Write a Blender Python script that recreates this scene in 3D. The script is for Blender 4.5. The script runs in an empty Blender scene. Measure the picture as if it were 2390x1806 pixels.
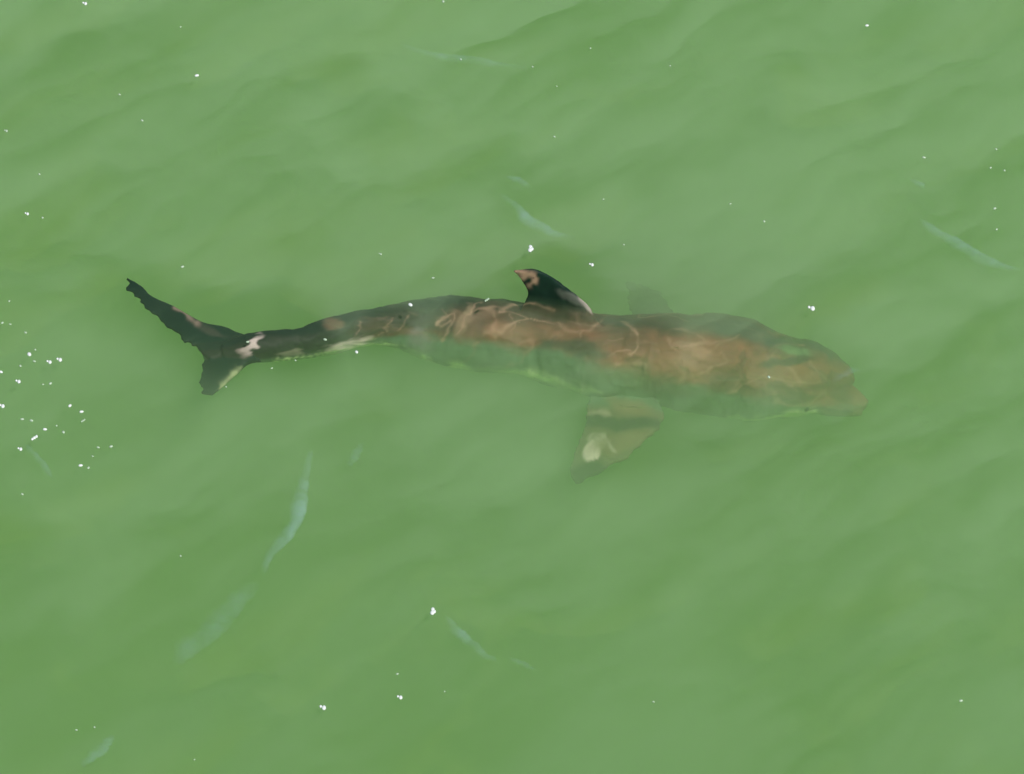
import bpy, bmesh, math, random
import numpy as np
from mathutils import Vector

random.seed(7)
rng = np.random.default_rng(7)
scene = bpy.context.scene
C = scene.collection

# ------------------------------------------------------------------ camera
IW, IH = 2390.0, 1806.0            # photograph's pixels, used only to lay things out in metres
ELEV = math.radians(40.0)
DIST = 24.0
FRAME = 4.0                        # metres of water across the frame
F = np.array([0.0, math.cos(ELEV), -math.sin(ELEV)])     # view direction
U = np.array([0.0, math.sin(ELEV), math.cos(ELEV)])
R_ = np.array([1.0, 0.0, 0.0])
CAMPOS = -F * DIST

cam_d = bpy.data.cameras.new("camera")
cam = bpy.data.objects.new("camera", cam_d)
C.objects.link(cam)
cam.location = CAMPOS
cam.rotation_euler = (math.pi / 2 - ELEV, 0, 0)
cam_d.sensor_width = 36.0
cam_d.lens = 36.0 * DIST / FRAME
cam_d.clip_start = 0.1
cam_d.clip_end = 2000.0
scene.camera = cam

# ------------------------------------------------------------------ sky, sun, exposure
SUN_EL, SUN_AZ = math.radians(57), math.radians(-52)     # azimuth from +x (right), negative = on the camera's side
sun_dir = np.array([math.cos(SUN_EL) * math.cos(SUN_AZ), math.cos(SUN_EL) * math.sin(SUN_AZ), math.sin(SUN_EL)])
world = bpy.data.worlds.new("World")
scene.world = world
world.use_nodes = True
wn, wl = world.node_tree.nodes, world.node_tree.links
wn.clear()
wo = wn.new("ShaderNodeOutputWorld")
bg = wn.new("ShaderNodeBackground")
sky = wn.new("ShaderNodeTexSky")
sky.sky_type = 'NISHITA'
sky.sun_disc = False
sky.sun_elevation = SUN_EL
sky.sun_rotation = math.pi / 2 - SUN_AZ
sky.air_density = 1.0
sky.dust_density = 1.5
bg.inputs["Strength"].default_value = 0.10
wl.new(sky.outputs[0], bg.inputs["Color"])
wl.new(bg.outputs[0], wo.inputs["Surface"])

sl = bpy.data.lights.new("sun", 'SUN')
sl.energy = 3.05
sl.angle = math.radians(0.5)
sl.color = (1.0, 0.95, 0.87)
sun = bpy.data.objects.new("sun", sl)
C.objects.link(sun)
sun.rotation_euler = Vector((-sun_dir[0], -sun_dir[1], -sun_dir[2])).to_track_quat('-Z', 'Y').to_euler()

scene.view_settings.view_transform = 'Standard'
scene.view_settings.look = 'None'
scene.view_settings.gamma = 1.0
scene.view_settings.use_curve_mapping = False
scene.view_settings.exposure = 0.0
cy = scene.cycles
cy.max_bounces = 14
cy.volume_bounces = 10
cy.transparent_max_bounces = 16
cy.use_denoising = True
cy.sample_clamp_indirect = 6.0


# ------------------------------------------------------------------ helpers
def ray(px, py):
    sx = (px / IW - 0.5) * FRAME / DIST
    sy = -(py / IH - 0.5) * FRAME * IH / IW / DIST
    return F + R_ * sx + U * sy


def at(px, py, z):
    """the point at height z seen at that place of the photograph"""
    d = ray(px, py)
    return CAMPOS + d * ((z - CAMPOS[2]) / d[2])


def at_plane(px, py, p0, n):
    d = ray(px, py)
    return CAMPOS + d * (np.dot(np.asarray(p0) - CAMPOS, n) / np.dot(d, n))


PXM = IW / FRAME


def interp(x, xs, ys):
    return np.interp(x, xs, ys)


def smooth_curve(pts, n):
    """Catmull-Rom through the points, n samples evenly in parameter"""
    P = np.asarray(pts, float)
    P = np.vstack([2 * P[0] - P[1], P, 2 * P[-1] - P[-2]])
    m = len(P) - 3
    out = []
    for t in np.linspace(0, m - 1e-9, n):
        i = int(t)
        f = t - i
        a, b, c, d = P[i], P[i + 1], P[i + 2], P[i + 3]
        out.append(0.5 * ((2 * b) + (-a + c) * f + (2 * a - 5 * b + 4 * c - d) * f * f + (-a + 3 * b - 3 * c + d) * f ** 3))
    return np.array(out)


def hash2(ix, iy, seed):
    h = (ix.astype(np.int64) * 374761393 + iy.astype(np.int64) * 668265263 + seed * 1442695041) & 0xFFFFFFFF
    h = ((h ^ (h >> 13)) * 1274126177) & 0xFFFFFFFF
    h = h ^ (h >> 16)
    return (h & 0xFFFFFF) / float(0xFFFFFF)


def vnoise(x, y, seed=0):
    ix, iy = np.floor(x), np.floor(y)
    fx, fy = x - ix, y - iy
    fx = fx * fx * fx * (fx * (fx * 6 - 15) + 10)
    fy = fy * fy * fy * (fy * (fy * 6 - 15) + 10)
    a, b = hash2(ix, iy, seed), hash2(ix + 1, iy, seed)
    c, d = hash2(ix, iy + 1, seed), hash2(ix + 1, iy + 1, seed)
    return (a + (b - a) * fx) * (1 - fy) + (c + (d - c) * fx) * fy


def fbm(x, y, seed=0, octaves=4, gain=0.5):
    s, a, t = 0.0, 1.0, 0.0
    for o in range(octaves):
        s = s + a * vnoise(x * 2 ** o + 17.3 * o, y * 2 ** o - 9.1 * o, seed + o)
        t += a
        a *= gain
    return s / t


def worley_edge(x, y, seed=0):
    """distance-like value, 0 on the borders between the cells"""
    ix, iy = np.floor(x), np.floor(y)
    f1 = np.full(x.shape, 9.0)
    f2 = np.full(x.shape, 9.0)
    for dx in (-1, 0, 1):
        for dy in (-1, 0, 1):
            cx, cy_ = ix + dx, iy + dy
            d = np.hypot(cx + hash2(cx, cy_, seed) - x, cy_ + hash2(cx, cy_, seed + 5) - y)
            f2 = np.minimum(f2, np.maximum(f1, d))
            f1 = np.minimum(f1, d)
    return f2 - f1


def sstep(a, b, x):
    t = np.clip((x - a) / (b - a), 0, 1)
    return t * t * (3 - 2 * t)


def new_mat(name):
    m = bpy.data.materials.new(name)
    m.use_nodes = True
    m.node_tree.nodes.clear()
    out = m.node_tree.nodes.new("ShaderNodeOutputMaterial")
    return m, m.node_tree.nodes, m.node_tree.links, out


def volume_mat(name, albedo, density, g=0.0):
    m, n, l, out = new_mat(name)
    sc_ = n.new("ShaderNodeVolumeScatter")
    sc_.inputs["Color"].default_value = (*albedo, 1)
    sc_.inputs["Density"].default_value = density
    sc_.inputs["Anisotropy"].default_value = g
    ab = n.new("ShaderNodeVolumeAbsorption")
    ab.inputs["Color"].default_value = (*albedo, 1)
    ab.inputs["Density"].default_value = density
    ad = n.new("ShaderNodeAddShader")
    l.new(sc_.outputs[0], ad.inputs[0])
    l.new(ab.outputs[0], ad.inputs[1])
    l.new(ad.outputs[0], out.inputs["Volume"])
    return m


def mesh_obj(name, verts, faces, mat, parent=None, smooth=True):
    me = bpy.data.meshes.new(name)
    me.from_pydata([tuple(map(float, v)) for v in verts], [], [tuple(map(int, f)) for f in faces])
    me.update()
    if smooth:
        me.polygons.foreach_set("use_smooth", [True] * len(me.polygons))
    o = bpy.data.objects.new(name, me)
    if mat:
        me.materials.append(mat)
    C.objects.link(o)
    o.parent = parent
    return o


def tag(o, label=None, cat=None, group=None, kind=None):
    for k, v in (("label", label), ("category", cat), ("group", group), ("kind", kind)):
        if v:
            o[k] = v
    return o


def closed_sheet(name, xs, ys, top, bottom, mat):
    """a closed body between two height fields on a rectangular grid"""
    nx, ny = len(xs), len(ys)
    X, Y = np.meshgrid(xs, ys, indexing='ij')
    v = np.concatenate([np.stack([X, Y, top], -1).reshape(-1, 3), np.stack([X, Y, bottom], -1).reshape(-1, 3)])
    i, j = np.meshgrid(np.arange(nx - 1), np.arange(ny - 1), indexing='ij')
    a = (i * ny + j).ravel()
    N = nx * ny
    ft = np.stack([a, a + ny, a + ny + 1, a + 1], -1)
    fb = np.stack([a + 1, a + ny + 1, a + ny, a], -1) + N
    per = [k * ny for k in range(nx)] + [(nx - 1) * ny + k for k in range(1, ny)] + [k * ny + ny - 1 for k in range(nx - 2, -1, -1)] + [k for k in range(ny - 2, 0, -1)]
    per = np.array(per)
    nx_ = np.roll(per, -1)
    fs = np.stack([nx_, per, per + N, nx_ + N], -1)
    f = np.concatenate([ft, fb, fs])
    me = bpy.data.meshes.new(name)
    me.vertices.add(len(v))
    me.vertices.foreach_set("co", v.ravel())
    me.loops.add(len(f) * 4)
    me.loops.foreach_set("vertex_index", f.ravel().astype(np.int32))
    me.polygons.add(len(f))
    me.polygons.foreach_set("loop_start", np.arange(0, len(f) * 4, 4, dtype=np.int32))
    me.update(calc_edges=True)
    me.validate()
    me.materials.append(mat)
    o = bpy.data.objects.new(name, me)
    C.objects.link(o)
    return o


# ------------------------------------------------------------------ water
SIG = 0.95
WATER_ALB = (0.530, 0.772, 0.372)
m_water = volume_mat("murky_green_water", WATER_ALB, SIG, 0.0)
fine_x = np.arange(-3.2, 3.2001, 0.04)
fine_y = np.arange(-3.6, 3.6001, 0.04)
out_steps = np.array([0.4, 1.0, 2.0, 5.0, 10.0, 25.0, 60.0])
wx = np.concatenate([fine_x[0] - out_steps[::-1], fine_x, fine_x[-1] + out_steps])
wy = np.concatenate([fine_y[0] - out_steps[::-1], fine_y, fine_y[-1] + out_steps])
X, Y = np.meshgrid(wx, wy, indexing='ij')
wav = 0.020 * (fbm(X * 1.3 + Y * 0.9, Y * 1.6 - X * 1.1, 3, 4) - 0.5)
water = closed_sheet("murky_water", wx, wy, wav, np.full_like(wav, -2.6), m_water)
tag(water, "murky green sea water filling the whole picture", None, None, "structure")

m_deep, n, l, out = new_mat("deep_water")
p = n.new("ShaderNodeBsdfPrincipled")
nz = n.new("ShaderNodeTexNoise")
nz.inputs["Scale"].default_value = 0.8
nz.inputs["Detail"].default_value = 4
cr = n.new("ShaderNodeValToRGB")
cr.color_ramp.elements[0].color = (0.10, 0.20, 0.07, 1)
cr.color_ramp.elements[1].color = (0.15, 0.27, 0.11, 1)
l.new(nz.outputs["Fac"], cr.inputs[0])
l.new(cr.outputs[0], p.inputs["Base Color"])
p.inputs["Roughness"].default_value = 0.9
l.new(p.outputs[0], out.inputs["Surface"])
q = np.linspace(-400, 400, 21)
gv = [(x, y, -2.4 + 0.1 * math.sin(x * .05) * math.cos(y * .04)) for x in q for y in q]
gf = [(i * 21 + j, (i + 1) * 21 + j, (i + 1) * 21 + j + 1, i * 21 + j + 1) for i in range(20) for j in range(20)]
deep = mesh_obj("added_green_sheet", gv, gf, m_deep)  # solid green sheet added to close off the murky water below
tag(deep, "opaque green sheet added as deep water beneath the dolphin", None, None, "structure")

# clouds of pale silt added to give the water its sky-lit streaks: one body whose thickness varies
m_added_silt = volume_mat("added_pale_silt", (0.70, 0.87, 0.60), 4.8, 0.0)
sx_ = np.arange(-3.1, 3.1001, 0.02)
sy_ = np.arange(-3.5, 3.5001, 0.02)
X, Y = np.meshgrid(sx_, sy_, indexing='ij')
ca, sa = math.cos(math.radians(40)), math.sin(math.radians(40))
A, B = X * ca + Y * sa, -X * sa + Y * ca               # along and across the drift
warp = fbm(X * 0.9, Y * 0.9, 40, 3) - 0.5
warp2 = fbm(X * 2.1, Y * 2.1, 48, 3) - 0.5
streak = fbm(A * 0.7 + 0.8 * warp, B * 3.0 + 1.0 * warp + 0.5 * warp2, 11, 5, 0.55)
cloud = fbm(X * 1.25 + 1.6 * warp + 0.8 * warp2, Y * 0.95 + 0.6 * warp2, 23, 5, 0.55)
arcs = 1 - 1.6 * np.abs(2 * fbm(X * 0.8 + 1.1 * warp + 9, Y * 0.7 - 0.8 * warp, 29, 4, 0.5) - 1)   # curling fronts
fine = fbm(A * 1.3 + warp2, B * 7.0 + 2.0 * warp2, 31, 4, 0.55)
right = sstep(-1.4, 1.0, X)
wc, ws = 0.9 - 0.65 * right, 0.40 + 0.65 * right
T = (cloud * wc + streak * ws + 0.45 * (arcs - 0.3) * (1 - 0.6 * right) + 0.40 * fine) / (wc + ws + 0.45 * (1 - 0.6 * right) + 0.40)
T = 0.076 * sstep(0.26, 0.82, T) + 0.018 * sstep(0.3, 0.75, fine) + 0.001
T = T + 0.016 * sstep(0.42, 0.72, fbm(A * 3.2 + 1.5 * warp2, B * 6.5 + 1.5 * warp2, 33, 4, 0.6)) * (0.4 + 0.6 * sstep(0.3, 0.7, cloud))
T = T * (0.36 + 0.74 * sstep(-2.6, 2.0, 0.55 * X + Y))
dd = np.full(X.shape, 9.0)                             # the animal's wake has swept the silt aside
for px_, py_ in ((330, 690), (430, 760), (520, 800), (700, 800), (900, 770), (1100, 770), (1300, 790), (1500, 840), (1700, 860), (1900, 885), (1450, 1000), (1290, 680)):
    q0 = at(px_, py_, -0.05)
    dd = np.minimum(dd, np.hypot(X - q0[0], (Y - q0[1]) * 0.8))
wake = sstep(0.09, 0.32, dd + 0.2 * warp2)
front = sstep(-0.1, 0.9, X)                             # but wisps trail across the front half
wisps = front * 0.011 * sstep(0.48, 0.72, fbm(A * 2.6 + 2 * warp2 + 3, B * 5.0 + 2 * warp2, 37, 4, 0.6))
T = np.maximum(T * (0.04 + 0.96 * wake) + wisps * (1 - wake), 0.001)
silt_top = -0.035 + 0.012 * (fbm(X * 1.3, Y * 1.1, 77, 3) - 0.5)
silt = closed_sheet("added_silt_cloud", sx_, sy_, silt_top, silt_top - T, m_added_silt)
m_alg = volume_mat("olive_algae", (0.50, 0.68, 0.25), 4.0, 0.0)
T2 = sstep(0.50, 0.80, fbm(A * 1.3 + 1.2 * warp2 + 5, B * 3.0 + 1.4 * warp, 57, 5, 0.6)) * 0.07 * (0.05 + 0.95 * wake) + 0.001
alg_top = -0.135 + 0.012 * (fbm(X * 1.3, Y * 1.1, 78, 3) - 0.5)
alg = closed_sheet("algae_cloud", sx_, sy_, alg_top, alg_top - T2, m_alg)
tag(alg, "olive green algae clouds below the pale silt", None, None, "stuff")
tag(silt, "pale silt added under the surface for soft sky-lit streaks", None, None, "stuff")

# ------------------------------------------------------------------ dolphin
LIFT = 0.70

STN = [  # photo x, top, bottom of the outline, height of the axis, how much taller than wide
    (520, 800, 838, -0.135, 0.75), (560, 786, 849, -0.14, 0.9), (600, 775, 848, -0.145, 1.15), (700, 764, 838, -0.165, 1.25),
    (800, 736, 819, -0.19, 1.2), (900, 714, 808, -0.225, 1.1), (1000, 691, 838, -0.28, 1.02), (1100, 687, 866, -0.325, 1.0),
    (1200, 700, 876, -0.355, 1.0), (1300, 712, 900, -0.38, 1.0), (1400, 724, 926, -0.405, 1.0), (1500, 728, 948, -0.45, 1.0),
    (1600, 727, 966, -0.49, 1.0), (1700, 734, 982, -0.55, 1.0), (1760, 752, 988, -0.58, 1.0), (1820, 774, 984, -0.61, 1.0),
    (1870, 790, 974, -0.635, 1.0), (1915, 808, 964, -0.66, 1.0), (1950, 830, 950, -0.67, 1.0), (1975, 850, 930, -0.68, 1.0), (1990, 876, 906, -0.685, 1.0)]
sx0 = np.array([s[0] for s in STN], float)
ctr = smooth_curve([at(s[0], (s[1] + s[2]) / 2, s[3] * LIFT) for s in STN], 161)
rad = smooth_curve([[(s[2] - s[1]) / 2 / PXM, s[4], s[0]] for s in STN], 161)
tan = np.gradient(ctr, axis=0)
tan /= np.linalg.norm(tan, axis=1)[:, None]
lat = np.cross(np.array([0, 0, 1.0]), tan)              # towards the far side
lat /= np.linalg.norm(lat, axis=1)[:, None]
upv = np.cross(tan, lat)


def loft_rings(rings):
    nr = len(rings[0])
    v = np.concatenate(rings)
    f = []
    for i in range(len(rings) - 1):
        for k in range(nr):
            k2 = (k + 1) % nr
            f.append((i * nr + k, i * nr + k2, (i + 1) * nr + k2, (i + 1) * nr + k))
    f.append(tuple(range(nr - 1, -1, -1)))
    f.append(tuple((len(rings) - 1) * nr + k for k in range(nr)))
    return v, f


rings = []
NR = 40
for i in range(161):
    r, asp = max(rad[i, 0], 0.01), rad[i, 1]
    # r is the half-height seen from the camera's slant; asp = height / width
    w = r / math.sqrt((asp * math.cos(ELEV)) ** 2 + math.sin(ELEV) ** 2)
    h = w * asp
    ring = []
    for k in range(NR):
        a = 2 * math.pi * k / NR
        ring.append(ctr[i] + lat[i] * (w * math.cos(a)) + upv[i] * (h * math.sin(a)))
    rings.append(np.array(ring))
parts = [loft_rings(rings)]


def tube(pts, rads, squash=1.0, n=16):
    P = np.array(pts)
    t = np.gradient(P, axis=0)
    rr = []
    for i in range(len(P)):
        d = t[i] / np.linalg.norm(t[i])
        s = np.cross(np.array([0, 0, 1.0]), d)
        s /= np.linalg.norm(s)
        u = np.cross(d, s)
        rr.append(np.array([P[i] + rads[i] * (s * math.cos(2 * math.pi * k / n) + u * squash * math.sin(2 * math.pi * k / n)) for k in range(n)]))
    return loft_rings(rr)


# beak: upper and lower jaw
def jaw(pix, z0, z1, r):
    pts = smooth_curve([at(px, py, LIFT * (z0 + (z1 - z0) * k / (len(pix) - 1))) for k, (px, py) in enumerate(pix)], 14)
    rr = np.interp(np.linspace(0, 1, 14), np.linspace(0, 1, len(r)), r)
    return tube(pts, rr, 0.75)


parts.append(jaw([(1860, 888), (1930, 908), (1985, 930), (2022, 947)], -0.66, -0.71, [0.115, 0.082, 0.056, 0.026]))
parts.append(jaw([(1830, 925), (1900, 940), (1960, 953), (2012, 960)], -0.675, -0.73, [0.08, 0.055, 0.038, 0.022]))


def fin(lead, trail, root_th, tip_th, nrm=None, n=36, m=20):
    """a lens-shaped fin lofted between its leading and trailing edge curves"""
    L, T_ = smooth_curve(lead, n), smooth_curve(trail, n)
    rr = []
    for i in range(n):
        t = i / (n - 1)
        th = (root_th + (tip_th - root_th) * t ** 0.8)
        ch = T_[i] - L[i]
        span = (L[min(i + 1, n - 1)] - L[max(i - 1, 0)]) + (T_[min(i + 1, n - 1)] - T_[max(i - 1, 0)])
        nn = np.cross(ch, span) if nrm is None else np.asarray(nrm, float)
        nn = nn / (np.linalg.norm(nn) + 1e-9)
        ring = []
        for k in range(m):
            u = k / (m - 1)
            prof = (u ** 0.55) * (1 - u) * 1.5 + 0.30
            ring.append(L[i] + ch * u + nn * th * 0.5 * prof)
        for k in range(m - 1, -1, -1):
            u = k / (m - 1)
            prof = (u ** 0.55) * (1 - u) * 1.5 + 0.30
            ring.append(L[i] + ch * u - nn * th * 0.5 * prof)
        rr.append(np.array(ring))
    return loft_rings(rr)


def edge(pix, z0, z1, jag=0.0):
    out_ = []
    for k, (px, py) in enumerate(pix):
        t = k / (len(pix) - 1)
        out_.append(at(px, py, LIFT * (z0 + (z1 - z0) * t)))
    return out_


def ragged(pts, amp, n=60):
    """adds small notches along an edge"""
    P = smooth_curve(pts, n)
    d = np.gradient(P, axis=0)
    d /= np.linalg.norm(d, axis=1)[:, None]
    side = np.cross(d, [0, 0, 1.0])
    t = np.linspace(0, 1, n)
    nzv = (vnoise(t * 23, t * 0 + 3.3, 5) - 0.5) + 0.7 * (vnoise(t * 41, t * 0 + 8.3, 9) - 0.5)
    return P + side * (nzv * amp * sstep(0.0, 0.25, t))[:, None]


# flukes
parts.append(fin(edge([(610, 792), (560, 780), (522, 763), (471, 752), (440, 735), (408, 718), (354, 692), (326, 668), (293, 651)], -0.135, -0.05),
                 ragged(edge([(490, 838), (466, 822), (440, 803), (415, 783), (384, 752), (350, 722), (316, 697), (300, 676), (294, 656)], -0.14, -0.05), 0.030), 0.055, 0.016, n=60))
parts.append(fin(edge([(610, 842), (575, 852), (548, 878), (522, 902), (496, 922)], -0.14, -0.21),
                 ragged(edge([(486, 800), (473, 835), (468, 865), (464, 893), (472, 920)], -0.135, -0.21), 0.014), 0.05, 0.016, n=50))
# dorsal fin, in the upright plane through the backbone
k = int(np.argmin(abs(rad[:, 2] - 1300)))
fp, fn = ctr[k], lat[k]
fpx = lambda pts: [at_plane(x, y, fp, fn) for x, y in pts]
parts.append(fin(fpx([(1415, 765), (1392, 732), (1367, 706), (1332, 676), (1303, 656), (1270, 636), (1241, 626), (1203, 631)]),
                 fpx([(1200, 765), (1216, 722), (1230, 700), (1236, 683), (1231, 667), (1222, 652), (1213, 642), (1200, 634)]), 0.062, 0.018, nrm=fn))
# near flipper
parts.append(fin(edge([(1570, 880), (1546, 930), (1548, 978), (1516, 1022), (1470, 1058), (1424, 1088), (1362, 1120)], -0.55, -0.68),
                 edge([(1400, 890), (1372, 945), (1362, 985), (1352, 1020), (1342, 1055), (1336, 1095), (1345, 1130)], -0.55, -0.70), 0.07, 0.026))
# far flipper
parts.append(fin(edge([(1650, 810), (1590, 742), (1548, 700), (1515, 672), (1480, 658)], -0.66, -1.25),
                 edge([(1520, 810), (1485, 745), (1462, 705), (1455, 680), (1462, 660)], -0.66, -1.25), 0.06, 0.024))

raw = bpy.data.meshes.new("raw")
bm = bmesh.new()
for v, f in parts:
    vs = [bm.verts.new(tuple(map(float, p_))) for p_ in v]
    for q_ in f:
        try:
            bm.faces.new([vs[i] for i in q_])
        except ValueError:
            pass
    bmesh.ops.recalc_face_normals(bm, faces=bm.faces[:])
bm.to_mesh(raw)
bm.free()
tmp = bpy.data.objects.new("tmp", raw)
C.objects.link(tmp)
rm = tmp.modifiers.new("r", 'REMESH')
rm.mode = 'VOXEL'
rm.voxel_size = 0.005
sm = tmp.modifiers.new("s", 'SMOOTH')
sm.factor = 0.5
sm.iterations = 6
dg = bpy.context.evaluated_depsgraph_get()
body_me = bpy.data.meshes.new_from_object(tmp.evaluated_get(dg))
bpy.data.objects.remove(tmp)
bpy.data.meshes.remove(raw)

nv = len(body_me.vertices)
co = np.empty(nv * 3)
body_me.vertices.foreach_get("co", co)
co = co.reshape(-1, 3)
no = np.empty(nv * 3)
body_me.vertices.foreach_get("normal", no)
no = no.reshape(-1, 3)
# body coordinates: s along the axis (photo x of the station), angle round it, distance from it
idx = np.zeros(nv, int)
for c0 in range(0, nv, 20000):
    d2 = ((co[c0:c0 + 20000, None, :] - ctr[None]) ** 2).sum(-1)
    idx[c0:c0 + 20000] = d2.argmin(1)
rel = co - ctr[idx]
al = (rel * tan[idx]).sum(1)
ang_u = (rel * upv[idx]).sum(1)
ang_l = (rel * lat[idx]).sum(1)
dist = np.hypot(ang_u, ang_l)
w_ = rad[idx, 0]
sN = (rad[idx, 2] - 520 + np.clip(al, -0.02, 0.02) * PXM) / 1470.0
th = np.arctan2(ang_u, -ang_l)                        # pi/2 = top of the back, 0 = the flank towards the camera
onbody = sstep(1.45, 1.15, dist / np.maximum(w_, 0.03))
# ridges and lumps added to the skin so sunlight breaks into streaks
Lm = sN * 2.5
arc = th * 0.16
wp1 = fbm(Lm * 3, arc * 4, 61, 3) - 0.5
wp2 = fbm(Lm * 3, arc * 4, 62, 3) - 0.5
n1 = fbm(Lm * 4.2 + 0.6 * wp2, arc * 5.0 + 0.8 * wp1, 71, 2)
ridge = np.exp(-((n1 - 0.5) / 0.045) ** 2)
lump = fbm(Lm * 8 + 2 * wp1, arc * 5, 91, 3) - 0.5
disp = onbody * (0.003 * ridge * sstep(0.12, 0.3, sN) + 0.020 * lump * sstep(0.05, 0.2, sN))
co2 = co + no * disp[:, None]
wob = np.zeros((nv, 3))
for ax in (0, 1):
    wob[:, ax] = (0.036 + 0.030 * sstep(-0.2, 0.9, co[:, 0])) * (fbm(co[:, 0] * 6 + 40, co[:, 1] * 6 + 3 * co[:, 2], 201 + ax, 4, 0.6) - 0.5)
co2 = co2 + wob * sstep(1.02, 0.88, sN)[:, None] * np.where(onbody > 0.5, 1.0, np.where(co[:, 2] < -0.3, 1.5, 0.75))[:, None]
body_me.vertices.foreach_set("co", co2.ravel())

# pigment: dark cape and fins, brown flanks, belly greened for shade, painted ripple light and sun patches
dark = np.array([0.010, 0.030, 0.020])
cape = np.array([0.066, 0.034, 0.025])
flank = np.array([0.178, 0.072, 0.042])
belly = np.array([0.125, 0.215, 0.115])  # green tone carries the belly's shade and the water's haze
mott = fbm(Lm * 6, arc * 9, 15, 4)
mott2 = fbm(Lm * 13 + wp1, arc * 15 + wp2, 16, 4)
col = np.zeros((nv, 3))
f1 = sstep(1.55, 1.0, th + 0.7 * (mott - 0.5))
col[:] = cape + (flank - cape) * f1[:, None]
tt = th * (1 - onbody * 0) 
low = np.interp(sN, [0, .2, .3, .45, .57, .64, .75, 1.0], [-0.3, -0.1, 0.38, 0.54, 0.56, 0.46, 0.18, -0.05])
col = col + (np.array([0.30, 0.125, 0.072]) - col) * (0.8 * f1 * sstep(0.55, 0.72, sN))[:, None]
f2 = sstep(0.18, -0.22, th - low + 0.7 * (mott - 0.5)) * (th > -2.8)
col = col + (belly - col) * f2[:, None]
tailf = sstep(0.46, 0.24, sN + 0.16 * (mott - 0.5) - 0.10 * (th - 0.9)) * sstep(-0.7, -0.2, th)
finf = 1 - onbody
isdors = finf * (ang_u > 0) * (sN > 0.4) * (sN < 0.7)
isfl = finf * (sN < 0.10)
isnear = finf * (ang_u <= 0) * (ang_l < 0) * (sN > 0.4)
isfar = finf * (ang_l > 0.05) * (sN > 0.4)
dk = np.clip(tailf * 0.92 + isfl + isdors * 0.97, 0, 1)
col = col + (dark - col) * dk[:, None]
col = col + (np.array([0.17, 0.145, 0.085]) - col) * (isnear * 0.9)[:, None]
col = col + (np.array([0.05, 0.06, 0.05]) - col) * (isfar * 0.9)[:, None]
# ripple light, sunlit patches and shade painted among the tones of the near flank
v_ = co2 - CAMPOS
dep = v_ @ F
mx_ = (v_ @ R_ / dep * DIST / FRAME + 0.5) * IW
my_ = (-(v_ @ U) / dep * DIST / FRAME * IW / IH + 0.5) * IH
facing = sstep(-0.30, 0.02, -(no @ F))
wx_ = mx_ + 26 * (fbm(Lm * 14, arc * 18, 101, 3) - 0.5)
wy_ = my_ + 22 * (fbm(Lm * 14, arc * 18, 102, 3) - 0.5)


def mark(mask, colour, amount):
    global col
    a = np.clip(mask, 0, 1) * facing * amount
    col = col + (np.array(colour) - col) * a[:, None]


def line_mask(pts, width, brk=0.5):
    P_ = smooth_curve([(x, y, 0) for x, y in pts], 40)[:, :2]
    near_ = np.where((mx_ > P_[:, 0].min() - 60) & (mx_ < P_[:, 0].max() + 60) & (my_ > P_[:, 1].min() - 60) & (my_ < P_[:, 1].max() + 60))[0]
    m_ = np.zeros(nv)
    if len(near_):
        d_ = np.hypot(wx_[near_, None] - P_[None, :, 0], wy_[near_, None] - P_[None, :, 1])
        k_ = d_.argmin(1)
        ww = width * (0.45 + 1.1 * vnoise(k_ / 5.0, k_ * 0 + pts[0][0], 7))
        m_[near_] = np.exp(-(d_[np.arange(len(near_)), k_] / ww) ** 2) * (1 - brk + brk * 1.6 * vnoise(k_ / 7.0, k_ * 0 + pts[0][1], 8))
    return m_


def spot(cx, cy_, rx, ry, rot=0.0, soft=0.5):
    c_, s_ = math.cos(rot), math.sin(rot)
    dx, dy = wx_ - cx, wy_ - cy_
    return sstep(1 + soft, 1 - soft, np.hypot((dx * c_ + dy * s_) / rx, (-dx * s_ + dy * c_) / ry) + 0.9 * (mott2 - 0.5))


PALE, TAN, SAND, DUSK, GREY = (0.66, 0.54, 0.47), (0.46, 0.29, 0.19), (0.34, 0.25, 0.15), (0.05, 0.048, 0.034), (0.21, 0.19, 0.18)
# broad dark and light mottling
for a_ in ((1470, 785, 60, 45), (1340, 740, 55, 22), (1230, 745, 60, 20), (1640, 760, 120, 26), (1100, 745, 40, 26), (1560, 905, 60, 30), (1870, 820, 55, 22), (1720, 905, 70, 22), (1850, 920, 34, 26), (1965, 925, 26, 16), (960, 745, 55, 32)):
    mark(spot(*a_), DUSK, 0.5)
for a_ in ((1620, 850, 110, 50), (1750, 870, 50, 40), (1830, 880, 70, 50), (1480, 855, 80, 32), (1250, 775, 110, 20)):
    mark(spot(*a_, soft=0.8), (0.25, 0.155, 0.09), 0.5)
# dark saddle of the tail stock and bright sunlit patches painted on it
mark(spot(588, 806, 26, 10, -0.95, 0.4), PALE, 0.85)
mark(spot(572, 822, 14, 12, -0.7), (0.30, 0.24, 0.20), 0.6)
mark(spot(812, 803, 44, 10, -0.22), PALE, 0.95)
mark(spot(680, 822, 26, 6), (0.22, 0.21, 0.14), 0.8)
mark(spot(780, 757, 24, 11), (0.16, 0.10, 0.06), 0.8)
# grey and sand blotches behind the fin
mark(spot(970, 782, 20, 30, 0.5), GREY, 0.7)
mark(spot(992, 800, 16, 24), GREY, 0.5)
mark(spot(1085, 748, 12, 34, 0.4), SAND, 0.7)
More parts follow.
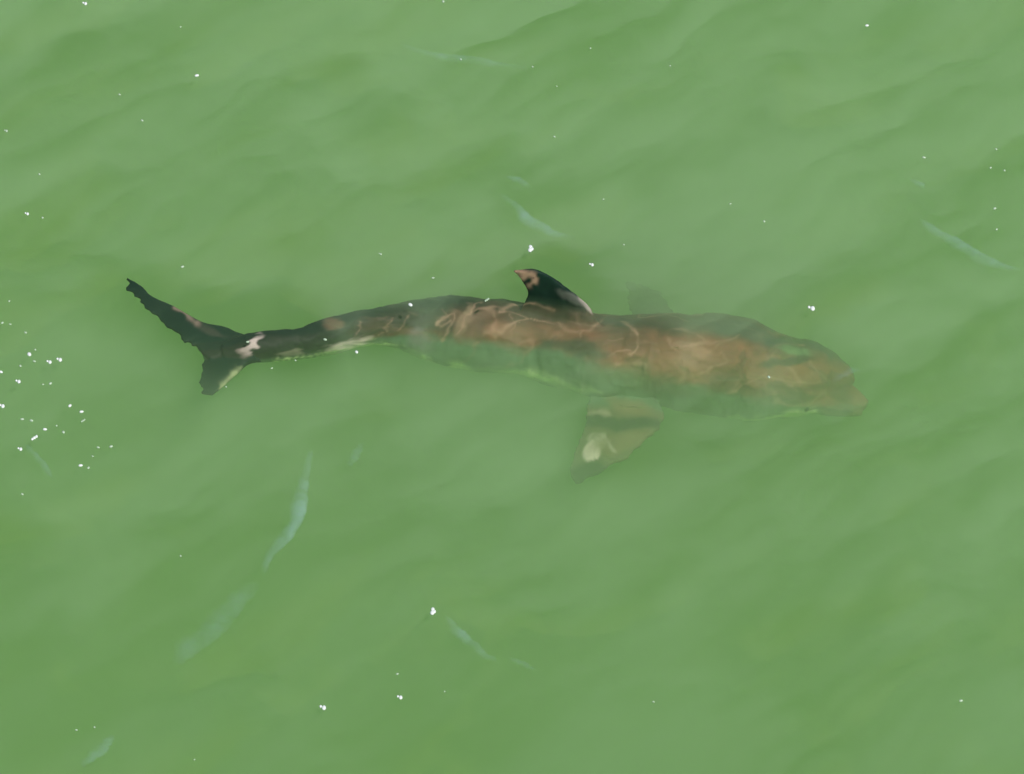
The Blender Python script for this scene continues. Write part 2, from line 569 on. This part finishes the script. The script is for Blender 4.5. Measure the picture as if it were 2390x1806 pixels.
# fine net of ripple light painted into the skin colour
for q1, q2, q3 in ((81, 3.0, 0.45), (83, 4.6, 0.35)):
    nf = fbm(Lm * q2 + 1.1 * wp2, arc * q2 * 1.5 + 1.3 * wp1, q1, 3, 0.45)
    mark(np.exp(-((nf - 0.5) / 0.014) ** 2) * onbody * sstep(0.36, 0.62, mott2 * 0.5 + mott * 0.5) * sstep(0.22, 0.36, sN) * sstep(low - 0.2, low + 0.3, th), TAN, q3)
for q1 in (85, 86):
    nf = fbm(Lm * 5 + 1.5 * wp2, arc * 9 + 1.5 * wp1, q1, 4, 0.6)
    mark(sstep(0.52, 0.66, nf) * onbody * sstep(0.16, 0.3, sN) * sstep(low - 0.3, low + 0.2, th), DUSK if q1 == 85 else (0.19, 0.115, 0.075), 0.45)
for pts, w_l, a_l in (
        ([(1018, 752), (1035, 738), (1058, 730), (1060, 742), (1046, 765), (1036, 790)], 6, .8), ([(1018, 752), (1030, 756), (1048, 745)], 5, .7),
        ([(1075, 775), (1090, 745), (1108, 710), (1122, 708)], 6, .6), ([(880, 782), (900, 765), (915, 745)], 5, .6), ([(930, 770), (945, 755), (958, 735)], 4, .5),
        ([(825, 782), (838, 765), (846, 748)], 4, .5), ([(1170, 720), (1210, 712), (1250, 712), (1290, 722)], 8, .85), ([(1190, 728), (1200, 745), (1196, 775)], 4, .4),
        ([(1210, 752), (1250, 748), (1290, 752), (1325, 768), (1355, 778), (1385, 765), (1415, 742)], 6, .85), ([(1355, 778), (1358, 792)], 4, .6),
        ([(1455, 748), (1475, 755), (1486, 775), (1487, 800), (1478, 825)], 6, .8), ([(1410, 790), (1450, 785)], 4, .5), ([(1555, 790), (1560, 805), (1572, 812)], 10, .7),
        ([(1615, 800), (1650, 798), (1690, 795), (1730, 784)], 6, .7), ([(1640, 868), (1660, 850), (1690, 838), (1684, 826)], 5, .6), ([(1650, 820), (1690, 800)], 4, .5),
        ([(1700, 918), (1730, 902), (1760, 885), (1790, 870)], 7, .6), ([(1800, 915), (1815, 930), (1850, 942), (1890, 938), (1925, 920)], 9, .85), ([(1815, 810), (1850, 806), (1880, 803)], 5, .7),
        ([(1890, 850), (1905, 865), (1925, 880)], 6, .5), ([(1440, 850), (1480, 848), (1520, 850)], 8, .4), ([(1120, 800), (1100, 825), (1080, 845)], 5, .3), ([(1240, 812), (1210, 840), (1180, 858)], 6, .3)):
    mark(line_mask(pts, w_l * 0.5), TAN, a_l * 0.72)  # each line is a streak of ripple light painted on the back
mark(spot(1858, 821, 34, 9, 0.2), (0.17, 0.30, 0.13), 0.8)  # refracted gap of green water and its dark arc, painted on the head
mark(line_mask([(1800, 800), (1850, 796), (1890, 797), (1920, 812), (1938, 832)], 8, .2), (0.035, 0.05, 0.045), 0.8)
mark(spot(1835, 846, 60, 9, -0.1), (0.04, 0.06, 0.045), 0.7)
mark(spot(1740, 775, 110, 20, 0.3), (0.04, 0.055, 0.045), 0.7)
mark(spot(1430, 745, 60, 10, 0.0), (0.04, 0.055, 0.045), 0.5)
mark(spot(1350, 812, 90, 14, 0.1), (0.03, 0.055, 0.04), 0.6)
# painted sunlight: fin tip and leading edge, fluke edges, bright patch on the flipper
mark(spot(1212, 640, 22, 13), TAN, 0.9 )
mark(line_mask([(1222, 640), (1240, 645), (1246, 655), (1232, 668)], 6), TAN, 0.75)
mark(spot(1370, 713, 24, 7, 0.85), PALE, 0.8)
mark(spot(1340, 700, 40, 9, 0.5), (0.13, 0.14, 0.11), 0.7)
mark(line_mask([(412, 716), (435, 728), (455, 745), (470, 754)], 4), (0.34, 0.24, 0.18), 0.7)
mark(spot(500, 770, 34, 9, 0.4), (0.07, 0.07, 0.05), 0.6)
mark(line_mask([(512, 912), (540, 885), (565, 860)], 7), (0.40, 0.46, 0.22), 0.8)
mark(spot(1450, 985, 110, 14), (0.04, 0.055, 0.045), 0.85)  # shadow band across the flipper, painted dark
mark(spot(1375, 1110, 60, 26, -0.2), (0.04, 0.055, 0.045), 0.9)
mark(spot(1380, 1056, 17, 21, 0.4, 0.25), (0.95, 0.80, 0.64), 1.0)
mark(spot(1398, 1036, 14, 12, 0.2, 0.35), (0.60, 0.55, 0.40), 0.8)
mark(spot(1470, 945, 50, 16, 0.3), (0.26, 0.20, 0.11), 0.7)
mark(spot(1450, 1030, 60, 20, -0.3), (0.26, 0.19, 0.10), 0.7)
mark(line_mask([(1372, 1035), (1380, 1020), (1405, 1018), (1418, 1030), (1440, 1048)], 5), (0.55, 0.50, 0.36), 0.7)
mark(line_mask([(1358, 970), (1385, 968), (1420, 966)], 5), (0.5, 0.45, 0.3), 0.6)
# lit rim painted along the pale belly edge, with a curl of ripple light
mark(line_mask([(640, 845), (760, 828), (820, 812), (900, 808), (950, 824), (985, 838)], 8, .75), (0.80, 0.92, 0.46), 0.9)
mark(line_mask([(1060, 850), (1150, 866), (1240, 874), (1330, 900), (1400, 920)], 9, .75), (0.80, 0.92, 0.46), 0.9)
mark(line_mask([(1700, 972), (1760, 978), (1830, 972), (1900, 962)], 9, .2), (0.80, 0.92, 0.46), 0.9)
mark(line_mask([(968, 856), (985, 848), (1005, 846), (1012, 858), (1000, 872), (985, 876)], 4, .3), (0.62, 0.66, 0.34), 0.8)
mark(spot(930, 822, 40, 9, 0.25), (0.36, 0.46, 0.24), 0.7)
mark(line_mask([(1880, 952), (1930, 958), (1985, 962)], 4, .1), (0.03, 0.035, 0.03), 0.8)
rgba = np.ones((nv, 4))
rgba[:, :3] = np.clip(col * (0.62 + 0.35 * mott + 0.4 * mott2)[:, None], 0.005, 0.9)
at_ = body_me.color_attributes.new("pigment_and_light", 'FLOAT_COLOR', 'POINT')
at_.data.foreach_set("color", rgba.ravel())
body_me.polygons.foreach_set("use_smooth", [True] * len(body_me.polygons))

m_skin, n, l, out = new_mat("wet_dolphin_skin")
p = n.new("ShaderNodeBsdfPrincipled")
vc = n.new("ShaderNodeVertexColor")
vc.layer_name = "pigment_and_light"
l.new(vc.outputs["Color"], p.inputs["Base Color"])
p.inputs["Roughness"].default_value = 0.5
p.inputs["Specular IOR Level"].default_value = 0.08
nz = n.new("ShaderNodeTexNoise")
nz.inputs["Scale"].default_value = 40
nz.inputs["Detail"].default_value = 5
bp = n.new("ShaderNodeBump")
bp.inputs["Strength"].default_value = 0.25
bp.inputs["Distance"].default_value = 0.004
l.new(nz.outputs["Fac"], bp.inputs["Height"])
l.new(bp.outputs[0], p.inputs["Normal"])
l.new(p.outputs[0], out.inputs["Surface"])
body_me.materials.clear()
body_me.materials.append(m_skin)
body_me.name = "dolphin"
base = Vector(ctr[80])
dolphin = bpy.data.objects.new("dolphin", body_me)
C.objects.link(dolphin)
tag(dolphin, "brown and grey dolphin swimming just under the green water towards the right", "dolphin")

m_eye, n, l, out = new_mat("dark_eye")
p = n.new("ShaderNodeBsdfPrincipled")
p.inputs["Base Color"].default_value = (0.01, 0.01, 0.01, 1)
p.inputs["Roughness"].default_value = 0.2
l.new(p.outputs[0], out.inputs["Surface"])
k = int(np.argmin(abs(rad[:, 2] - 1868)))
bm = bmesh.new()
bmesh.ops.create_uvsphere(bm, u_segments=14, v_segments=8, radius=0.013)
eye_me = bpy.data.meshes.new("eye")
bm.to_mesh(eye_me)
bm.free()
eye_me.materials.append(m_eye)
for sgn in (-1, 1):
    e_ = bpy.data.objects.new("eye", eye_me)
    C.objects.link(e_)
    rr_ = rad[k, 0]
    e_.location = Vector(ctr[k] + lat[k] * sgn * rr_ * 0.98 - upv[k] * rr_ * 0.22)
    e_.parent = dolphin

# ------------------------------------------------------------------ ripple strips with the sky's pale reflection painted on
m_rip, n, l, out = new_mat("painted_sky_glint")
tr = n.new("ShaderNodeBsdfTransparent")
df = n.new("ShaderNodeBsdfDiffuse")
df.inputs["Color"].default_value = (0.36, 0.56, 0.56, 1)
cov = n.new("ShaderNodeAttribute")
cov.attribute_name = "cover"
nz = n.new("ShaderNodeTexNoise")
geo = n.new("ShaderNodeNewGeometry")
l.new(geo.outputs["Position"], nz.inputs["Vector"])
nz.inputs["Scale"].default_value = 16
nz.inputs["Detail"].default_value = 4
mr = n.new("ShaderNodeMapRange")
mr.inputs["From Min"].default_value = 0.12
mr.inputs["From Max"].default_value = 0.72
ml = n.new("ShaderNodeMath")
ml.operation = 'MULTIPLY'
mx = n.new("ShaderNodeMixShader")
l.new(cov.outputs["Fac"], ml.inputs[0])
l.new(nz.outputs["Fac"], mr.inputs["Value"])
l.new(mr.outputs[0], ml.inputs[1])
l.new(ml.outputs[0], mx.inputs[0])
l.new(tr.outputs[0], mx.inputs[1])
l.new(df.outputs[0], mx.inputs[2])
l.new(mx.outputs[0], out.inputs["Surface"])


def ripple(pix, width, height, label, seed):
    """a low wavelet strip; its pale sky reflection is painted on as a diffuse cover"""
    n_ = 70
    P = smooth_curve([at(px, py, 0.0) for px, py in pix], n_)
    d = np.gradient(P, axis=0)
    d /= np.linalg.norm(d, axis=1)[:, None]
    side = np.cross([0, 0, 1.0], d)
    t = np.linspace(0, 1, n_)
    env = np.sin(math.pi * np.clip(t, 0.001, 0.999)) ** 0.7
    env = env * (0.6 + 0.5 * vnoise(t * 7, t * 0 + seed, seed + 2))
    wob = (vnoise(t * 9, t * 0 + 5, seed) - 0.5) * width * 0.5 + (vnoise(t * 26, t * 0 + 7, seed) - 0.5) * width * 0.25
    us = np.linspace(-1, 1, 13)
    v, cover = [], []
    for i in range(n_):
        for u in us:
            hgt = 0.4 * height * env[i] * (1 - u * u) ** 2
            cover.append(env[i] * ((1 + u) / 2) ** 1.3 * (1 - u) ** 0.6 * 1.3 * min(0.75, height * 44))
            v.append(P[i] + side[i] * (wob[i] + (u - 0.3) * 1.5 * width * (0.25 + 0.75 * env[i])) + np.array([0, 0, 0.022 + hgt]))
    m_ = len(us)
    f = [(i * m_ + j, (i + 1) * m_ + j, (i + 1) * m_ + j + 1, i * m_ + j + 1) for i in range(n_ - 1) for j in range(m_ - 1)]
    o = mesh_obj("ripple", v, f, m_rip)
    ca_ = o.data.attributes.new("cover", 'FLOAT', 'POINT')
    ca_.data.foreach_set("value", np.array(cover, dtype=np.float32))
    tag(o, label, "ripple", "pale blue ripples on the water surface")
    return o


ripple([(728, 1060), (718, 1110), (712, 1160), (698, 1215), (672, 1258), (640, 1300), (612, 1350)], 0.024, 0.016, "long pale blue ripple curving down below the dolphin's tail, brightest of the ripples", 1)
ripple([(610, 1370), (560, 1420), (500, 1480), (440, 1535), (405, 1560)], 0.045, 0.007, "broad faint ripple that carries on below the brightest ripple at lower left", 2)
ripple([(1172, 460), (1205, 490), (1240, 525), (1285, 548), (1340, 566)], 0.022, 0.012, "thin pale blue ripple just above the tip of the dorsal fin", 3)
ripple([(1180, 422), (1212, 428), (1235, 448)], 0.016, 0.008, "tiny blue ripple above the thin ripple over the dorsal fin", 4)
ripple([(2150, 520), (2180, 545), (2230, 570), (2270, 595), (2330, 625), (2385, 640)], 0.026, 0.013, "pale blue ripple by the right edge, level with the dorsal fin", 5)
ripple([(940, 110), (985, 128), (1040, 142), (1100, 148), (1160, 158), (1230, 165)], 0.022, 0.007, "faint blue ripple near the middle of the top edge", 6)
ripple([(1040, 1445), (1080, 1490), (1125, 1530), (1160, 1555)], 0.020, 0.009, "faint ripple beside the large white bubble at bottom centre", 7)
ripple([(1190, 1545), (1225, 1560), (1250, 1575)], 0.014, 0.007, "short faint ripple right of the one beside the bottom centre bubble", 8)
ripple([(265, 1725), (235, 1765), (190, 1800)], 0.022, 0.009, "short pale ripple in the bottom left corner", 9)
ripple([(60, 1045), (95, 1085), (125, 1125)], 0.014, 0.008, "faint blue ripple under the bubble cluster at the left edge", 10)
ripple([(2120, 425), (2145, 438), (2160, 450)], 0.014, 0.007, "tiny faint ripple at upper right, above the right edge ripple", 11)
ripple([(2010, 870), (1975, 882), (1940, 905)], 0.018, 0.005, "short pale ripple just in front of the dolphin's forehead", 12)
ripple([(850, 1040), (830, 1075), (812, 1100)], 0.018, 0.007, "faint short ripple right of the brightest ripple's upper end", 13)

# ------------------------------------------------------------------ foam bubbles
m_foam, n, l, out = new_mat("white_foam_and_glint")
p = n.new("ShaderNodeBsdfPrincipled")
p.inputs["Base Color"].default_value = (0.80, 0.83, 0.80, 1)  # white tone also carries the sun glint on the bubbles
p.inputs["Roughness"].default_value = 0.25
l.new(p.outputs[0], out.inputs["Surface"])


m_tiny, n, l, out = new_mat("thin_bubble")
p = n.new("ShaderNodeBsdfPrincipled")
p.inputs["Base Color"].default_value = (0.46, 0.58, 0.42, 1)
p.inputs["Roughness"].default_value = 0.2
l.new(p.outputs[0], out.inputs["Surface"])


def bubble_mesh(kind, seed, mat=None):
    r = random.Random(seed)
    bm_ = bmesh.new()
    blobs = {1: [(0, 0, 1.0)], 2: [(-0.95, 0.45, 0.6), (0.5, -0.25, 1.0)], 3: [(-0.1, 1.0, 0.8), (0.5, -0.1, 0.75), (-0.3, -0.7, 0.95)], 4: [(-1.2, -0.9, 0.75), (-0.2, -0.1, 0.85), (0.9, 0.8, 0.8)]}[kind]
    for bx, by, br in blobs:
        g = bmesh.ops.create_icosphere(bm_, subdivisions=2, radius=1.0)
        for v in g["verts"]:
            v.co = Vector((v.co.x * br + bx, v.co.y * br * 1.15 + by, max(v.co.z, -0.35) * br * 0.8)) * (1 + r.uniform(-0.06, 0.06))
    me = bpy.data.meshes.new("bubble")
    bm_.to_mesh(me)
    bm_.free()
    me.polygons.foreach_set("use_smooth", [True] * len(me.polygons))
    me.materials.append(mat or m_foam)
    return me


BM = {k_: bubble_mesh(k_, k_) for k_ in (1, 2, 3, 4)}
BT = {k_: bubble_mesh(k_, k_, m_tiny) for k_ in (1, 2, 3, 4)}
K = 2390 / 2211.0
GEN = "tiny white bubble dotted on open green water"
TAIL = "tiny white bubble in the loose cluster at the left edge, behind the tail"
OVER = "tiny white bubble floating over the dolphin's tail and back"
RIGHT = "tiny white bubble in the sparse group near the right edge"
BUB = [  # x, y, radius in photo pixels, kind, depth, label
    (183, 7, 6, 2, 0, "small double bubble at the top left corner edge"), (425, 163, 5.5, 1, 0, "single bright bubble at upper left, largest of that quarter"),
    (258, 204, 3.5, 1, 0, GEN), (307, 260, 4, 1, 0, GEN), (13, 282, 4.5, 2, 0, "small double bubble at the left edge, well above the tail"), (85, 376, 3.5, 1, 0, GEN),
    (58, 461, 5, 2, 0, "small double bubble left of and above the tail tip"), (92, 470, 3.5, 1, 0, GEN), (394, 576, 4.5, 1, 0, "single white bubble just right of the upper tail tip"),
    (995, 128, 3.5, 1, 0, GEN), (1275, 104, 3, 1, 0, GEN), (957, 3, 4.5, 1, -.02, GEN), (390, 58, 3, 1, -.02, GEN), (1150, 144, 3, 1, 0, GEN), (1202, 186, 2.5, 1, -.02, GEN),
    (1447, 142, 2.5, 1, 0, GEN), (1872, 55, 5, 1, -.04, "dim round bubble near the top edge at right"), (1197, 295, 3.5, 1, -.02, GEN), (1995, 340, 4.5, 1, -.02, RIGHT),
    (2151, 322, 3.5, 1, 0, RIGHT), (2139, 362, 3.5, 1, 0, RIGHT), (2169, 368, 3.5, 1, 0, RIGHT), (2148, 450, 4.5, 1, 0, RIGHT), (2152, 495, 3.5, 1, 0, RIGHT),
    (1650, 478, 4, 1, -.03, GEN), (1577, 440, 3.5, 1, -.05, GEN), (1303, 430, 2.8, 1, -.03, GEN), (1347, 528, 2.5, 1, 0, GEN),
    (1146, 537, 8, 3, 0, "large bright bubble clump just above the dorsal fin"), (1277, 571, 5.5, 2, 0, "bright double bubble to the upper right of the dorsal fin"),
    (1752, 665, 8, 2, 0, "bright double bubble above the dolphin's head"), (821, 548, 4, 2, -.03, GEN), (886, 658, 6, 1, 0, "round white bubble over the dolphin's back behind the fin"),
    (1052, 647, 4.5, 4, 0, "small slanted bubble over the back between the round one and the fin"), (935, 600, 4, 1, -.03, GEN), (535, 738, 4, 1, 0, OVER), (702, 733, 4.5, 1, 0, OVER), (770, 760, 5, 1, -.03, OVER),
    (638, 778, 3, 1, -.03, OVER), (587, 795, 3.2, 1, -.03, OVER), (488, 835, 3, 1, -.04, OVER), (1660, 814, 4.5, 1, 0, "single pale bubble over the dolphin's head"),
    (63, 765, 6.5, 1, 0, "brightest round bubble of the cluster at the left edge"), (74, 780, 4, 1, -.02, TAIL), (106, 781, 6, 2, 0, TAIL), (128, 776, 6.5, 2, 0, TAIL), (2, 803, 5, 1, 0, TAIL), (39, 823, 6, 2, 0, TAIL),
    (109, 828, 4.5, 1, 0, TAIL), (93, 830, 3, 1, -.03, TAIL), (44, 790, 4, 1, -.02, TAIL), (4, 876, 6.5, 2, 0, TAIL), (151, 876, 5, 1, 0, TAIL), (176, 889, 5, 1, 0, TAIL), (180, 908, 4, 4, -.02, TAIL), (48, 905, 4.5, 1, 0, TAIL),
    (68, 908, 4.5, 1, 0, TAIL), (97, 927, 5, 1, 0, TAIL), (75, 945, 6, 4, 0, "elongated slanting bubble in the cluster at the left edge"), (43, 969, 5.5, 2, 0, TAIL), (137, 933, 4.5, 1, 0, TAIL), (122, 919, 3, 1, -.02, TAIL),
    (240, 964, 4.5, 1, 0, TAIL), (212, 966, 4, 1, -.02, TAIL), (174, 1005, 5, 1, 0, TAIL), (191, 1010, 4, 1, 0, TAIL), (48, 1067, 4, 1, -.03, TAIL), (5, 697, 4, 1, 0, TAIL), (22, 700, 3.5, 1, -.03, TAIL), (55, 718, 4, 1, -.03, TAIL), (20, 650, 3.5, 1, -.03, TAIL),
    (76, 755, 3.5, 1, -.03, TAIL), (200, 985, 3, 1, -.03, TAIL),
    (935, 1320, 7.5, 3, 0, "large bright bubble standing alone at bottom centre"), (697, 1527, 7, 2, -.015, "dim white bubble clump at the bottom, lower left of the large lone bubble"),
    (863, 1505, 6, 2, -.02, "dim greenish bubble pair below the large lone bubble"), (165, 1576, 3, 1, 0, GEN), (204, 1570, 3, 1, -.03, GEN), (858, 1455, 3.5, 1, -.03, GEN), (2075, 1513, 4.5, 1, -.03, "single dim bubble at the lower right"),
    (1411, 1515, 3, 1, -.03, GEN), (390, 1200, 3, 1, -.03, GEN), (960, 1493, 2.5, 1, -.03, GEN), (420, 1640, 2.5, 1, -.03, GEN)]
ORD = "first second third fourth fifth sixth seventh eighth ninth tenth eleventh twelfth thirteenth fourteenth fifteenth sixteenth seventeenth eighteenth nineteenth twentieth".split()


def zone(b):
    if b[5] == TAIL or b[5].endswith("at the left edge"):
        return "%s part of the left edge cluster" % ("upper" if b[1] < 850 else "lower")
    if b[5] == OVER:
        return "row over the dolphin's tail"
    if b[5] == RIGHT:
        return "sparse right edge group"
    col_ = "left" if b[0] < 737 else "middle" if b[0] < 1474 else "right"
    row_ = "top" if b[1] < 300 else "part above the dolphin" if b[1] < 700 else "bottom"
    return "top %s of the picture" % col_ if row_ == "top" else "water above the dolphin, %s" % col_ if row_ != "bottom" else "bottom %s of the picture" % col_


ranks = {}
for b in sorted(BUB, key=lambda b: (b[0], b[1])):
    ranks.setdefault(zone(b), []).append(b)
lab_of = {}
for z_, bs in ranks.items():
    for r_, b in enumerate(bs):
        lab_of[b] = b[5] if b[5] not in (GEN, TAIL, OVER, RIGHT) else "tiny white bubble, %s from the left in the %s" % (ORD[r_], z_)
for bx, by, br, kd, dz, lab in BUB:
    o = bpy.data.objects.new("bubble", (BM if br >= 4.9 else BT)[kd])
    C.objects.link(o)
    s_ = br * K / PXM * (0.66 if kd > 1 else 0.70)
    o.location = Vector(at(bx * K, by * K, 0.018 + dz - (0.035 if br < 4.3 else 0.0)))
    o.scale = (s_, s_ * 1.25, s_)
    o.rotation_euler = (0, 0, 0.0 if kd in (2, 3, 4) else random.uniform(0, 6))
    tag(o, lab_of[(bx, by, br, kd, dz, lab)], "bubble", "foam bubbles on the water")
